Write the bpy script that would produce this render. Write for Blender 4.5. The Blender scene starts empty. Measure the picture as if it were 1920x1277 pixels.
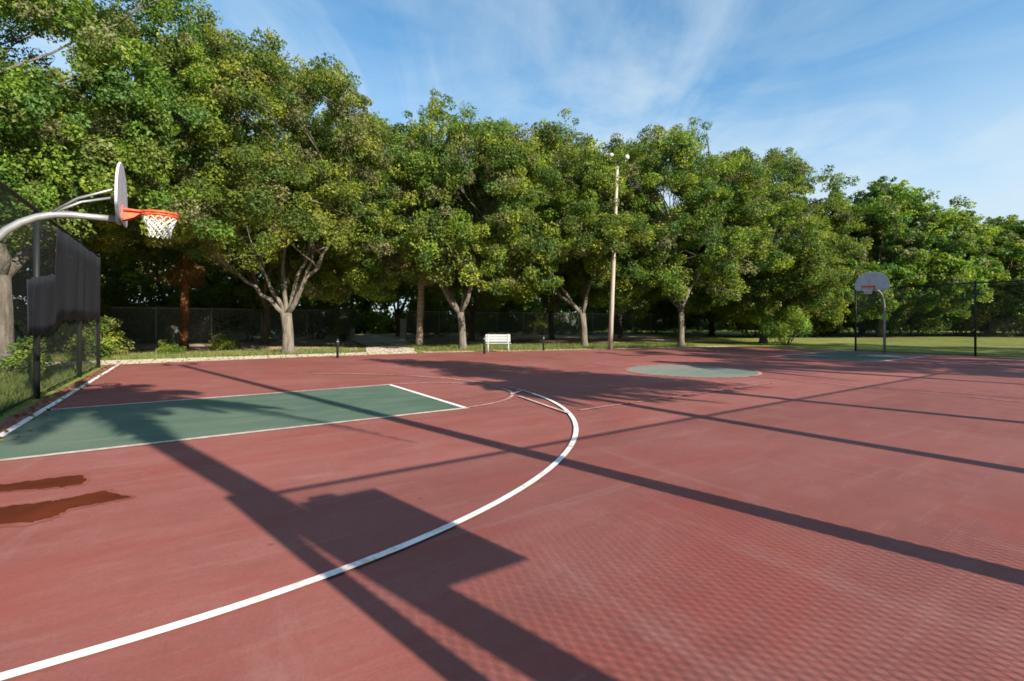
import bpy, math, random
import numpy as np
from mathutils import Vector

C = bpy.context.scene.collection
R = math.radians
PI = math.pi

# ------------------------------------------------------------------ helpers
def smoothstep(t):
    t = max(0.0, min(1.0, t)); return t * t * (3 - 2 * t)

class MB:
    """collects shapes, then links them as ONE mesh object"""
    def __init__(s):
        s.v = []; s.f = []; s.smooth = []
    def add(s, v, f, smooth=False):
        o = len(s.v); s.v += [tuple(p) for p in v]
        s.f += [tuple(i + o for i in q) for q in f]; s.smooth += [smooth] * len(f)
    def box(s, a, b):
        (x0, y0, z0), (x1, y1, z1) = a, b
        s.add([(x0,y0,z0),(x1,y0,z0),(x1,y1,z0),(x0,y1,z0),(x0,y0,z1),(x1,y0,z1),(x1,y1,z1),(x0,y1,z1)],
              [(3,2,1,0),(4,5,6,7),(0,1,5,4),(1,2,6,5),(2,3,7,6),(3,0,4,7)])
    def tube(s, pts, rad, n=8, caps=True, smooth=True):
        pts = [Vector(p) for p in pts]
        if not hasattr(rad, '__len__'): rad = [rad] * len(pts)
        V = []; F = []; prev = None
        for i, p in enumerate(pts):
            d = (pts[min(i + 1, len(pts) - 1)] - pts[max(i - 1, 0)]).normalized()
            if prev is None:
                u = d.cross(Vector((0, 0, 1)))
                if u.length < 1e-3: u = d.cross(Vector((1, 0, 0)))
            else:
                u = prev - d * prev.dot(d)
                if u.length < 1e-4: u = d.orthogonal()
            u.normalize(); w = d.cross(u); prev = u
            for k in range(n):
                a = 2 * PI * k / n
                V.append(p + (u * math.cos(a) + w * math.sin(a)) * rad[i])
        for i in range(len(pts) - 1):
            for k in range(n):
                a = i * n + k; b = i * n + (k + 1) % n
                F.append((a, b, b + n, a + n))
        if caps:
            F.append(tuple(range(n))[::-1]); F.append(tuple((len(pts) - 1) * n + k for k in range(n)))
        s.add(V, F, smooth)
    def prism(s, outline, axis, t0, t1):
        """outline of (a,b) pairs; axis 'x': a=y b=z ; 'y': a=x b=z ; 'z': a=x b=y"""
        def P(a, b, t):
            return (t, a, b) if axis == 'x' else (a, t, b) if axis == 'y' else (a, b, t)
        n = len(outline)
        V = [P(a, b, t0) for a, b in outline] + [P(a, b, t1) for a, b in outline]
        F = [tuple(range(n)), tuple(range(2 * n - 1, n - 1, -1))]
        F += [(i, i + n, (i + 1) % n + n, (i + 1) % n) for i in range(n)]
        s.add(V, F)
    def ring(s, c, Rr, r, n=28, m=6):
        V = []; F = []
        for i in range(n):
            a = 2 * PI * i / n
            for k in range(m):
                b = 2 * PI * k / m
                q = Rr + r * math.cos(b)
                V.append((c[0] + q * math.cos(a), c[1] + q * math.sin(a), c[2] + r * math.sin(b)))
        for i in range(n):
            for k in range(m):
                F.append((i*m+k, ((i+1)%n)*m+k, ((i+1)%n)*m+(k+1)%m, i*m+(k+1)%m))
        s.add(V, F, True)
    def build(s, name, mat, parent=None, bevel=0):
        me = bpy.data.meshes.new(name); me.from_pydata(s.v, [], s.f); me.update()
        me.polygons.foreach_set('use_smooth', s.smooth)
        o = bpy.data.objects.new(name, me); C.objects.link(o)
        if mat: me.materials.append(mat)
        if parent: o.parent = parent
        if bevel:
            b = o.modifiers.new('bevel', 'BEVEL'); b.width = bevel; b.segments = 2; b.limit_method = 'ANGLE'
        return o

def tag(o, label=None, cat=None, group=None, kind=None):
    if label: o['label'] = label
    if cat: o['category'] = cat
    if group: o['group'] = group
    if kind: o['kind'] = kind
    return o
def thing(name, label, cat, loc=(0,0,0), rz=0, group=None):
    o = bpy.data.objects.new(name, None); C.objects.link(o)
    o.location = loc; o.rotation_euler = (0, 0, rz); o.empty_display_size = .3
    return tag(o, label, cat, group)
def copy_tree(o, parent=None):
    c = o.copy(); C.objects.link(c); c.parent = parent
    for ch in list(o.children): copy_tree(ch, c)
    return c

# ------------------------------------------------------------------ materials
def mat(name, col, rough=.7, spec=.35, metal=0):
    m = bpy.data.materials.new(name); m.use_nodes = True
    b = m.node_tree.nodes['Principled BSDF']
    b.inputs['Base Color'].default_value = (*col, 1); b.inputs['Roughness'].default_value = rough
    b.inputs['Specular IOR Level'].default_value = spec; b.inputs['Metallic'].default_value = metal
    return m
class NT:
    def __init__(s, m): s.t = m.node_tree; s.n = s.t.nodes; s.l = s.t.links
    def new(s, typ, **kw):
        n = s.n.new(typ)
        for k, v in kw.items(): setattr(n, k, v)
        return n
    def link(s, a, b): s.l.new(a, b)
    def noise(s, vec, scale, detail=4, rough=.55, dist=0):
        n = s.new('ShaderNodeTexNoise'); n.inputs['Scale'].default_value = scale
        n.inputs['Detail'].default_value = detail; n.inputs['Roughness'].default_value = rough
        n.inputs['Distortion'].default_value = dist
        s.link(vec, n.inputs['Vector']); return n.outputs['Fac']
    def ramp(s, fac, stops):
        n = s.new('ShaderNodeValToRGB'); e = n.color_ramp.elements
        while len(e) < len(stops): e.new(.5)
        for el, (p, c) in zip(e, stops):
            el.position = p; el.color = (*c, 1) if hasattr(c, '__len__') else (c, c, c, 1)
        s.link(fac, n.inputs['Fac']); return n.outputs['Color']
    def mix(s, fac, a, b, mode='MIX'):
        n = s.new('ShaderNodeMix', data_type='RGBA', blend_type=mode)
        for val, sock in ((fac, n.inputs[0]), (a, n.inputs[6]), (b, n.inputs[7])):
            if isinstance(val, (int, float)): sock.default_value = val
            elif isinstance(val, tuple): sock.default_value = (*val, 1)
            else: s.link(val, sock)
        return n.outputs[2]
    def mapping(s, vec, scale=(1,1,1), rot=(0,0,0), loc=(0,0,0)):
        n = s.new('ShaderNodeMapping'); n.inputs['Scale'].default_value = scale
        n.inputs['Rotation'].default_value = rot; n.inputs['Location'].default_value = loc
        s.link(vec, n.inputs['Vector']); return n.outputs['Vector']
    def math(s, op, a, b=None, clamp=False):
        n = s.new('ShaderNodeMath', operation=op); n.use_clamp = clamp
        for i, val in enumerate((a, b)):
            if val is None: continue
            if isinstance(val, (int, float)): n.inputs[i].default_value = val
            else: s.link(val, n.inputs[i])
        return n.outputs[0]
    def bump(s, h, strength, dist, bsdf):
        n = s.new('ShaderNodeBump'); n.inputs['Strength'].default_value = strength
        n.inputs['Distance'].default_value = dist; s.link(h, n.inputs['Height']); s.link(n.outputs[0], bsdf.inputs['Normal'])

def noisy(name, c0, c1, scale, rough=.8, spec=.25, stretch=(1,1,1), bump=.3, bd=.01, metal=0):
    m = mat(name, c0, rough, spec, metal); t = NT(m); b = t.n['Principled BSDF']
    co = t.mapping(t.new('ShaderNodeTexCoord').outputs['Object'], stretch)
    f = t.noise(co, scale, 6, .6)
    t.link(t.ramp(f, [(.3, c0), (.7, c1)]), b.inputs['Base Color'])
    if bump: t.bump(t.noise(co, scale * 3, 5, .65), bump, bd, b)
    return m

def court_mat(name, c_lo, c_mid, c_hi, stains=False):
    m = mat(name, c_mid, .72, .22); t = NT(m); b = t.n['Principled BSDF']
    co = t.new('ShaderNodeTexCoord').outputs['Object']
    big = t.noise(co, .22, 5, .6, .4)
    med = t.noise(t.mapping(co, (.8, 2.6, 1), (0, 0, R(12))), 1.1, 6, .65, .3)
    fine = t.noise(co, 55, 3, .7)
    col = t.ramp(big, [(.3, c_lo), (.5, c_mid), (.72, c_hi)])
    col = t.mix(t.ramp(med, [(.42, 0.), (.75, .55)]), col, c_hi)
    # dusty scuffs and worn, paler streaks
    streak = t.noise(t.mapping(co, (.5, 6, 1), (0, 0, R(28))), .8, 6, .7, .5)
    dust = tuple(.55 * a + .45 * k for a, k in zip(c_hi, (.34, .25, .22)))
    col = t.mix(t.ramp(streak, [(.56, 0.), (.74, .5)]), col, dust)
    col = t.mix(t.ramp(fine, [(.3, .25), (.62, 0.)]), col, tuple(.6 * v for v in c_lo))
    spots = t.new('ShaderNodeTexVoronoi'); spots.inputs['Scale'].default_value = 1.7
    t.link(co, spots.inputs['Vector'])
    col = t.mix(t.ramp(spots.outputs['Distance'], [(.02, .5), (.05, 0.)]), col, tuple(.5 * v for v in c_lo))
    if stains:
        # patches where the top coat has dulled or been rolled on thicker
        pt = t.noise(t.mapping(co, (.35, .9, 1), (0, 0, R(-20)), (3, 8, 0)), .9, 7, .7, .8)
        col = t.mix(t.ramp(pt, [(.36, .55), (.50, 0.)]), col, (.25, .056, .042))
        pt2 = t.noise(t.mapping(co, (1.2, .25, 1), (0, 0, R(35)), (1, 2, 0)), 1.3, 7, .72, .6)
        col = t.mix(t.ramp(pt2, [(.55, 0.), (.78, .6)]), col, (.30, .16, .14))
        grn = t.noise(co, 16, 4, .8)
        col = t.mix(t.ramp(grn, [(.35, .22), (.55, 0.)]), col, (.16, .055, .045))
    t.link(col, b.inputs['Base Color'])
    t.link(t.ramp(med, [(.3, .62), (.7, .85)]), b.inputs['Roughness'])
    t.bump(t.noise(co, 130, 3, .7), .35, .003, b)
    return m

def paint_mat(name, col, under, lo, hi, rough=.7):
    """old line paint worn through to the court colour"""
    m = mat(name, col, rough, .25); t = NT(m); b = t.n['Principled BSDF']
    co = t.new('ShaderNodeTexCoord').outputs['Object']
    f = t.noise(co, 9, 7, .75)
    g = t.noise(co, .7, 3, .6)
    w = t.math('ADD', t.math('MULTIPLY', f, .6), t.math('MULTIPLY', g, .4))
    t.link(t.mix(t.ramp(w, [(lo, 0.), (hi, 1.)]), under, col), b.inputs['Base Color'])
    t.bump(t.noise(co, 120, 3, .7), .3, .002, b)
    return m

def leaf_mat(name, vary=.12, trans=.3):
    m = mat(name, (.08, .11, .03), .6, .18); t = NT(m); b = t.n['Principled BSDF']
    at = t.new('ShaderNodeAttribute', attribute_name='tint')
    hs = t.new('ShaderNodeHueSaturation')
    oi = t.new('ShaderNodeObjectInfo')
    t.link(t.math('ADD', t.math('MULTIPLY', oi.outputs['Random'], .03), .485), hs.inputs['Hue'])
    t.link(t.math('ADD', t.math('MULTIPLY', oi.outputs['Random'], vary * 2), 1 - vary), hs.inputs['Value'])
    t.link(at.outputs['Color'], hs.inputs['Color'])
    t.link(hs.outputs[0], b.inputs['Base Color'])
    tr = t.new('ShaderNodeBsdfTranslucent')
    br = t.new('ShaderNodeMix', data_type='RGBA', blend_type='MULTIPLY'); br.inputs[0].default_value = 1
    t.link(hs.outputs[0], br.inputs[6]); br.inputs[7].default_value = (1.5, 1.6, .7, 1)
    t.link(br.outputs[2], tr.inputs['Color'])
    mx = t.new('ShaderNodeMixShader'); mx.inputs[0].default_value = trans
    t.link(b.outputs[0], mx.inputs[1]); t.link(tr.outputs[0], mx.inputs[2])
    t.link(mx.outputs[0], t.n['Material Output'].inputs['Surface'])
    return m

RED = ((.190, .063, .053), (.246, .085, .073), (.305, .120, .104))
M = {}
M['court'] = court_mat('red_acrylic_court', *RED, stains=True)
M['green'] = court_mat('green_acrylic_court', (.055, .104, .072), (.084, .134, .096), (.150, .178, .140))
M['green_worn'] = court_mat('worn_green_acrylic', (.11, .15, .115), (.165, .195, .16), (.27, .24, .21))
M['green_dull'] = court_mat('dull_green_acrylic', (.045, .072, .066), (.065, .094, .086), (.14, .12, .11))  # far key's green, with the tree shade put into the colour
M['white_line'] = paint_mat('white_line_paint', (.80, .78, .74), (.47, .27, .23), .34, .50)
M['worn_line'] = paint_mat('worn_line_paint', (.58, .45, .40), RED[1], .40, .62)
M['faint_line'] = paint_mat('faint_line_paint', (.52, .36, .31), RED[1], .44, .66)
M['key_line'] = paint_mat('key_line_paint', (.55, .48, .43), (.30, .17, .14), .36, .58)
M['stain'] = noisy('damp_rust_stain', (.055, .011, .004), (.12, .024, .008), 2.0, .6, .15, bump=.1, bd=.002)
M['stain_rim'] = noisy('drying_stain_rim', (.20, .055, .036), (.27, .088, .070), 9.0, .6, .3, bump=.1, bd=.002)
M['concrete'] = noisy('pale_concrete', (.50, .44, .33), (.66, .60, .48), 1.4, .9, .2)
M['sand'] = noisy('sandy_edge', (.34, .25, .17), (.50, .40, .27), 1.2, .95, .1, bump=.5)
M['bark'] = noisy('grey_oak_bark', (.085, .072, .058), (.26, .228, .185), 2.6, .9, .1, (3, 3, .5), 1.0, .08)
M['dark_bark'] = noisy('brown_bark', (.09, .065, .045), (.22, .17, .13), 2.4, .9, .15, (3, 3, .7), .9, .05)
M['palm_bark'] = noisy('palm_bark', (.14, .10, .07), (.32, .26, .20), 1.6, .95, .1, (1, 1, 7), .9, .03)
M['red_bark'] = noisy('rusty_palm_bark', (.13, .05, .025), (.28, .12, .06), 1.6, .95, .1, (1, 1, 7), .9, .03)
M['leaf'] = leaf_mat('oak_leaves')
M['palm_leaf'] = leaf_mat('palm_leaves', .08, .2)
M['black_metal'] = mat('black_vinyl_steel', (.012, .014, .014), .5, .4)
M['wire'] = mat('black_vinyl_wire', (.014, .017, .016), .55, .3)
M['grey_wire'] = mat('galvanised_wire', (.34, .35, .35), .5, .5)
M['rail_galv'] = mat('bright_galvanised_rail', (.42, .43, .43), .45, .5)
M['galv'] = noisy('galvanised_steel', (.22, .23, .24), (.36, .37, .37), 6, .42, .5, bump=.05, metal=.4)
M['white_board'] = noisy('white_backboard', (.70, .71, .72), (.80, .80, .79), 3, .5, .4, bump=.05)
M['board_grey'] = noisy('pale_grey_backboard', (.40, .40, .46), (.54, .54, .58), 5, .5, .4, bump=.05)  # white board face, greyed in the colour to stand for its shade
M['orange'] = noisy('orange_rim_paint', (.62, .075, .025), (.74, .12, .045), 8, .45, .4, bump=.05)
M['net'] = mat('white_net_cord', (.72, .70, .66), .85, .2)
M['pole_wood'] = noisy('weathered_pole', (.32, .295, .24), (.46, .42, .35), 3, .85, .2, (4, 4, .4), .4, .01)
M['white_plastic'] = noisy('white_bench_paint', (.36, .375, .36), (.50, .51, .49), 4, .5, .35, bump=.05)
M['lamp'] = mat('pale_lamp_housing', (.55, .55, .50), .4, .5)
M['sign'] = mat('sign_panel', (.6, .6, .58), .5, .4)
M['pillar'] = noisy('pale_stucco', (.50, .45, .40), (.62, .57, .52), 2, .9, .2)

m = mat('torn_windscreen_fabric', (.030, .034, .040), .85, .15); t = NT(m)
co = t.new('ShaderNodeTexCoord').outputs['Object']
st = t.noise(t.mapping(co, (3.5, 1, .12)), 1.0, 4, .55)
t.link(t.ramp(st, [(.3, (.022, .026, .032)), (.7, (.045, .051, .060))]), t.n['Principled BSDF'].inputs['Base Color'])
tp = t.new('ShaderNodeBsdfTransparent'); mx = t.new('ShaderNodeMixShader')
t.link(t.ramp(st, [(.35, .20), (.75, .36)]), mx.inputs[0])     # open weave
t.link(t.n['Principled BSDF'].outputs[0], mx.inputs[1]); t.link(tp.outputs[0], mx.inputs[2])
t.link(mx.outputs[0], t.n['Material Output'].inputs['Surface'])
M['screen'] = m

m = mat('lawn', (.09, .12, .03), .95, .1); t = NT(m); b = t.n['Principled BSDF']
co = t.new('ShaderNodeTexCoord').outputs['Object']
col = t.ramp(t.noise(co, .35, 6, .65), [(.3, (.13, .18, .035)), (.5, (.21, .27, .055)), (.7, (.29, .31, .085))])
col = t.mix(t.ramp(t.noise(co, 6, 5, .7), [(.4, 0.), (.7, .6)]), col, (.17, .12, .06))
col = t.mix(t.ramp(t.noise(t.mapping(co, (1, 1, 1), (0, 0, 0), (9, 4, 0)), .11, 7, .7, .6), [(.48, 0.), (.62, .42)]), col, (.25, .19, .11))
t.link(col, b.inputs['Base Color']); t.bump(t.noise(co, 30, 4, .7), .8, .05, b)
M['lawn'] = m

# ------------------------------------------------------------------ camera
cam = bpy.data.cameras.new('camera'); co_ = bpy.data.objects.new('camera', cam); C.objects.link(co_)
cam.sensor_width = 36; cam.lens = 900.9 / 1920 * 36; cam.shift_y = -33.5 / 1920
cam.clip_start = .05; cam.clip_end = 3000
YAW = R(33.99)
co_.location = (0, 0, 1.448); co_.rotation_euler = (R(90), 0, -YAW)
bpy.context.scene.camera = co_

# ------------------------------------------------------------------ sun and sky
EL = R(28.5); SX, SY = .21, -.978
sun = bpy.data.lights.new('sun', 'SUN'); sun.energy = 5.0; sun.angle = R(.53); sun.color = (1, .90, .76)
so = bpy.data.objects.new('sun', sun); C.objects.link(so)
d = Vector((SX * math.cos(EL), SY * math.cos(EL), math.sin(EL)))
so.rotation_euler = d.to_track_quat('Z', 'Y').to_euler(); so.location = (5, -20, 25)
w = bpy.data.worlds.new('World'); bpy.context.scene.world = w; w.use_nodes = True
t = NT(w); bg = t.n['Background']
sky = t.new('ShaderNodeTexSky', sky_type='NISHITA'); sky.sun_disc = False
sky.sun_elevation = EL; sky.sun_rotation = math.atan2(SX, SY); sky.air_density = 1.0; sky.dust_density = .2; sky.ozone_density = 3.5
tc = t.new('ShaderNodeTexCoord').outputs['Generated']
sep = t.new('ShaderNodeSeparateXYZ'); t.link(tc, sep.inputs[0])
zz = t.math('ADD', t.math('MAXIMUM', sep.outputs['Z'], 0), .10)
cmb = t.new('ShaderNodeCombineXYZ')
t.link(t.math('DIVIDE', sep.outputs['X'], zz), cmb.inputs[0]); t.link(t.math('DIVIDE', sep.outputs['Y'], zz), cmb.inputs[1])
uv = cmb.outputs[0]
c1 = t.noise(t.mapping(t.mapping(uv, (1, 1, 1), (0, 0, R(-50))), (.62, 1.35, 1), (0, 0, 0), (3, 8.4, 0)), 1.25, 10, .60, 1.5)
c2 = t.noise(t.mapping(uv, (.30, .42, 1), (0, 0, R(20)), (1.0, 7.7, 0)), .8, 4, .5, .3)
veil = t.math('MULTIPLY', t.math('SUBTRACT', c1, .42), 3.2, True)
area = t.math('MULTIPLY', t.math('SUBTRACT', c2, .36), 3.2, True)
cl = t.math('MULTIPLY', veil, area)
low = t.math('POWER', t.math('MULTIPLY', t.math('SUBTRACT', .50, sep.outputs['Z']), 2.9, True), 1.5)   # thin cloud thickens towards the horizon
c3 = t.noise(t.mapping(uv, (.22, 1.1, 1), (0, 0, R(-62)), (1.3, .4, 0)), .9, 7, .55, .5)
az = t.math('ADD', t.math('MULTIPLY', sep.outputs['X'], .50), .70, True)      # the cloud bank lies to the east
c4 = t.noise(t.mapping(uv, (1, 1, 1), (0, 0, R(-35)), (2.2, 5.0, 0)), 1.1, 9, .58, .8)      # soft broken veil
lowm = t.math('MULTIPLY', t.math('MULTIPLY', low, az), t.math('ADD', t.math('MULTIPLY', c3, 1.3), .35))
fac = t.math('ADD', t.math('ADD', t.math('ADD', t.math('MULTIPLY', cl, .80), t.math('MULTIPLY', t.math('SUBTRACT', c4, .42), 1.3, True)), t.math('MULTIPLY', t.math('SUBTRACT', .9, t.math('MULTIPLY', sep.outputs['X'], .9), True), .17)), lowm, True)
hsv = t.new('ShaderNodeHueSaturation'); hsv.inputs['Hue'].default_value = .488; hsv.inputs['Saturation'].default_value = 1.22; hsv.inputs['Value'].default_value = 1.15; t.link(sky.outputs[0], hsv.inputs['Color'])
col = t.mix(t.math('MINIMUM', fac, .9), hsv.outputs[0], (3.5, 4.25, 4.8))
t.link(col, bg.inputs['Color']); bg.inputs['Strength'].default_value = .097
sc = bpy.context.scene
sc.view_settings.view_transform = 'Standard'; sc.view_settings.look = 'None'
sc.view_settings.exposure = 1.0; sc.view_settings.gamma = 1
sc.cycles.use_denoising = True
sc.cycles.max_bounces = 6; sc.cycles.diffuse_bounces = 3; sc.cycles.transparent_max_bounces = 12
sc.cycles.filter_width = 1.7

# ------------------------------------------------------------------ setting
HX, HY = -.35, 8.9                  # ground point under the near rim; the far rim is 25.5 m along X
def sheet(name, pts, z, mat_, kind='structure'):
    b = MB(); b.add([(x, y, z) for x, y in pts], [tuple(range(len(pts)))])
    return tag(b.build(name, mat_), kind=kind)
g = MB(); nx = 60
g.add([(-800, -500, -.02), (1400, -500, -.02), (1400, 1200, -.02), (-800, 1200, -.02)], [(0, 1, 2, 3)])
tag(g.build('ground', M['lawn']), kind='structure')

FAR_EDGE = [(-2.25, 21.15), (4, 21.4), (9.5, 21.1), (13, 20.0), (17, 18.9), (21, 17.6), (27.8, 16.2)]
b = MB(); b.prism([(-2.25, -1.6), (27.8, -1.6)] + FAR_EDGE[::-1], 'z', -.12, 0.02)
tag(b.build('court', M['court']), kind='structure')
Z1, Z2 = .024, .028
def arc_strip(cx, cy, r, a0, a1, wd, z, n=64):
    V = []; F = []
    for i in range(n + 1):
        a = a0 + (a1 - a0) * i / n
        V += [(cx + (r - wd/2) * math.cos(a), cy + (r - wd/2) * math.sin(a), z), (cx + (r + wd/2) * math.cos(a), cy + (r + wd/2) * math.sin(a), z)]
    for i in range(n): F.append((2*i, 2*i+1, 2*i+3, 2*i+2))
    return V, F
def line(name, x0, y0, x1, y1, wd, m_, z=Z2):
    dx, dy = x1 - x0, y1 - y0; L = math.hypot(dx, dy); nx_, ny_ = -dy / L * wd / 2, dx / L * wd / 2
    return sheet(name, [(x0 + nx_, y0 + ny_), (x0 - nx_, y0 - ny_), (x1 - nx_, y1 - ny_), (x1 + nx_, y1 + ny_)], z, m_)
def arc(name, cx, cy, r, a0, a1, wd, m_, z=Z2):
    b = MB(); b.add(*arc_strip(cx, cy, r, R(a0), R(a1), wd, z)); return tag(b.build(name, m_), kind='structure')
for sgn, hx in ((1, HX), (-1, HX + 25.5)):
    base = hx - sgn * 1.575; ft = hx + sgn * 4.19
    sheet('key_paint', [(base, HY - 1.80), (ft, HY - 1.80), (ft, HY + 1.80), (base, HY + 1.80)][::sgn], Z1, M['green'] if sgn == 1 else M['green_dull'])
    for s in (-1, 1):
        line('key_line', base, HY + s * 1.83, ft + sgn * .05, HY + s * 1.83, .10, M['key_line'])
    line('free_throw_line', ft, HY - 1.79, ft, HY + 1.79, .08, M['white_line'] if sgn == 1 else M['worn_line'])
line('baseline', HX - 1.60, -1.2, HX - 1.60, 21.1, .09, M['white_line'], .032)
line('baseline', HX + 27.1, -1.2, HX + 27.1, 16.2, .06, M['worn_line'], .032)
arc('free_throw_circle', HX + 4.19, HY, 1.80, -88, 88, .06, M['worn_line'], .032)
arc('three_point_line', HX, HY, 6.17, -90, -11, .062, M['white_line'], .036)
arc('three_point_line', HX, HY, 6.17, -11, 62, .06, M['worn_line'], .036)
line('three_point_line', HX, HY - 6.17, HX - 1.5, HY - 6.17, .062, M['white_line'], .036)
line('old_line', 5.28, 7.6, 4.92, 5.7, .06, M['worn_line'], .040)
line('old_line', HX + 6.02, HY - .78, HX + 5.62, HY - 1.05, .09, M['worn_line'], .040)
arc('three_point_line', HX + 25.5, HY, 6.17, 95, 265, .06, M['faint_line'], .036)
line('old_line', 5.25, 5.85, 11.5, 5.95, .06, M['faint_line'], .032)
b = MB(); n = 64
b.add([(12.4 + 1.80 * math.cos(2*PI*i/n), HY + 1.80 * math.sin(2*PI*i/n), Z1) for i in range(n)], [tuple(range(n))])
tag(b.build('center_circle_paint', M['green_worn']), kind='structure')
arc('center_circle_line', 12.4, HY, 1.86, 0, 360, .10, M['faint_line'])
line('half_court_line', 12.4, -1.2, 12.4, HY - 1.88, .06, M['faint_line'])
line('half_court_line', 12.4, HY + 1.88, 12.4, 19, .06, M['faint_line'])
# two dark red-brown patches with paler rims, left of the three point line
rng = random.Random(5)
def dark_patch(pts, z):
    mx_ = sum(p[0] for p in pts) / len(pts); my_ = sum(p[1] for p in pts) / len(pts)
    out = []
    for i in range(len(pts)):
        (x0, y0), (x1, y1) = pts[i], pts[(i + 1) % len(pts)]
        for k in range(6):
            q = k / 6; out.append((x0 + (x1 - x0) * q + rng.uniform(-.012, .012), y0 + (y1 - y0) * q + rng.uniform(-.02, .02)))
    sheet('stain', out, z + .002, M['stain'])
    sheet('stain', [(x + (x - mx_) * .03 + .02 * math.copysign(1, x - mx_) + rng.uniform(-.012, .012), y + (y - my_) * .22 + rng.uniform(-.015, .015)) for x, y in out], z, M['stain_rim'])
def gp(x, y):                        # ground point seen at a photo pixel
    z = 900.9 * 1.448 / (y - 604.83); cx = (x - 960) / 900.9 * z
    return (math.cos(YAW) * cx + math.sin(YAW) * z, -math.sin(YAW) * cx + math.cos(YAW) * z)
dark_patch([gp(*q) for q in ((-60, 918), (20, 912), (80, 903), (150, 896), (166, 903), (148, 914), (90, 921), (20, 926), (-60, 936))], Z1)
dark_patch([gp(*q) for q in ((-60, 958), (10, 956), (90, 946), (120, 941), (195, 925), (212, 930), (246, 937), (205, 946), (130, 960), (110, 972), (60, 985), (-60, 994))], Z1)

# walkway, sandy verge and drive through the gate
sheet('walkway', [(-22, 21.6), (-2.3, 21.22), (4, 21.5), (9.0, 21.3), (9.6, 23.2), (4, 23.6), (-2.3, 23.9), (-22, 24.6)], .006, M['concrete'])
sheet('driveway', [(7.2, 23.35), (9.55, 23.2), (12.2, 29), (15.4, 39.8), (17.5, 52), (12.6, 52), (11.2, 39.8), (9.2, 30)], .010, M['concrete'])
sheet('verge', [(9.3, 21.2), (13, 20.1), (17, 19.0), (21, 17.7), (27.8, 16.3), (27.8, 17.6), (21, 18.9), (15, 20.6), (9.7, 22.6)], .002, M['sand'])
sheet('leaf_litter', [(-40, 25.5), (7, 25), (9, 30.5), (11, 40), (12.4, 52), (-40, 60)], -.012, M['sand'])
sheet('leaf_litter', [(13, 28), (33, 21), (46, 38), (50, 60), (18, 60), (15.6, 40)], -.010, M['sand'])

# ------------------------------------------------------------------ fences
def chain_link(L, z0, z1, pitch, r, tri=True):
    """diagonal wires of a chain-link panel lying along local X, at y = 0"""
    b = MB(); H = z1 - z0
    def wire(p, q, yo):
        p = Vector(p); q = Vector(q); d = (q - p).normalized(); n1 = Vector((0, 1, 0)); n2 = d.cross(n1)
        off = Vector((0, yo, 0)); V = []
        for e in (p, q):
            for k in range(3):
                a = 2 * PI * k / 3; V.append(e + off + (n1 * math.cos(a) + n2 * math.sin(a)) * r)
        b.add(V, [(0, 1, 4, 3), (1, 2, 5, 4), (2, 0, 3, 5)])
    n = int((L + H) / pitch)
    for i in range(n + 1):
        s = -H + i * pitch
        x0, x1 = max(s, 0), min(s + H, L)
        if x1 - x0 < .02: continue
        wire((x0, 0, z0 + x0 - s), (x1, 0, z0 + x1 - s), r)
        wire((x0, 0, z1 - (x0 - s)), (x1, 0, z1 - (x1 - s)), -r)
    return b
def fence(name, label, P, Q, H, spacing, pitch, r, wire_mat, post_mat, post_r=.03, midrail=False, posts=None, group=None):
    P = Vector((*P, 0)); Q = Vector((*Q, 0)); L = (Q - P).length
    rz = math.atan2(Q.y - P.y, Q.x - P.x)
    t = thing(name, label, 'fence', P, rz, group)
    chain_link(L, .04, H - .02, pitch, r).build('wire_mesh', wire_mat, t)
    rails = [H] + ([H * .5] if midrail else []) + [.06]
    for k, h in enumerate(rails):
        b = MB(); b.tube([(0, -.012, h), (L, -.012, h)], post_r * (.72 if k < len(rails) - 1 else .3), 8)
        b.build('top_rail' if k == 0 else 'rail', post_mat, t)
    n = max(1, round(L / spacing))
    for x in (posts if posts else [L * i / n for i in range(n + 1)]):
        b = MB(); b.tube([(x, -.02, -.1), (x, -.02, H + .05)], post_r, 10)
        b.tube([(x, -.02, H + .05), (x, -.02, H + .085)], [post_r * 1.25, post_r * .5], 10)
        b.build('post', post_mat, t)
    return t
lf = fence('chain_link_fence', 'black chain link fence behind the near hoop with a torn dark windscreen', (-2.40, 20.5), (-2.40, -1.2), 3.60, 3.3, .055, .0011, M['wire'], M['black_metal'], .052,
           posts=[0.0, 3.3, 7.7, 12.0, 16.4, 21.7])
# torn windscreen on the upper part of the left fence (local x runs towards the camera side)
rng = random.Random(11)
b = MB(); n = 90; V = []; F = []
for i in range(n + 1):
    x = .04 + 8.6 * i / n
    lo = 1.52 + .02 * math.sin(x * 2.1) + .012 * math.sin(x * 7.3 + 1) + rng.uniform(-.008, .008)
    if x > 5.6: lo = 1.52 - .28 * smoothstep((x - 5.6) / 1.2) + rng.uniform(-.012, .012)
    hi = 3.54 - .015 * math.sin(x * 1.9) ** 2 if x < 6.35 else 2.5 - .12 * (x - 6.35) + rng.uniform(-.02, .02)
    hi = max(hi, lo + .12)
    for k in range(7):
        z = lo + (hi - lo) * k / 6
        V.append((x, .035 + .007 * math.sin(x * 5 + z * 2) + .006 * math.sin(x * 1.9) + .004 * rng.random(), z))
for i in range(n):
    for k in range(6):
        a = i * 7 + k; F.append((a, a + 7, a + 8, a + 1))
b.add(V, F, True); o = b.build('windscreen', M['screen'], lf)
sm = o.modifiers.new('thick', 'SOLIDIFY'); sm.thickness = .002

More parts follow.
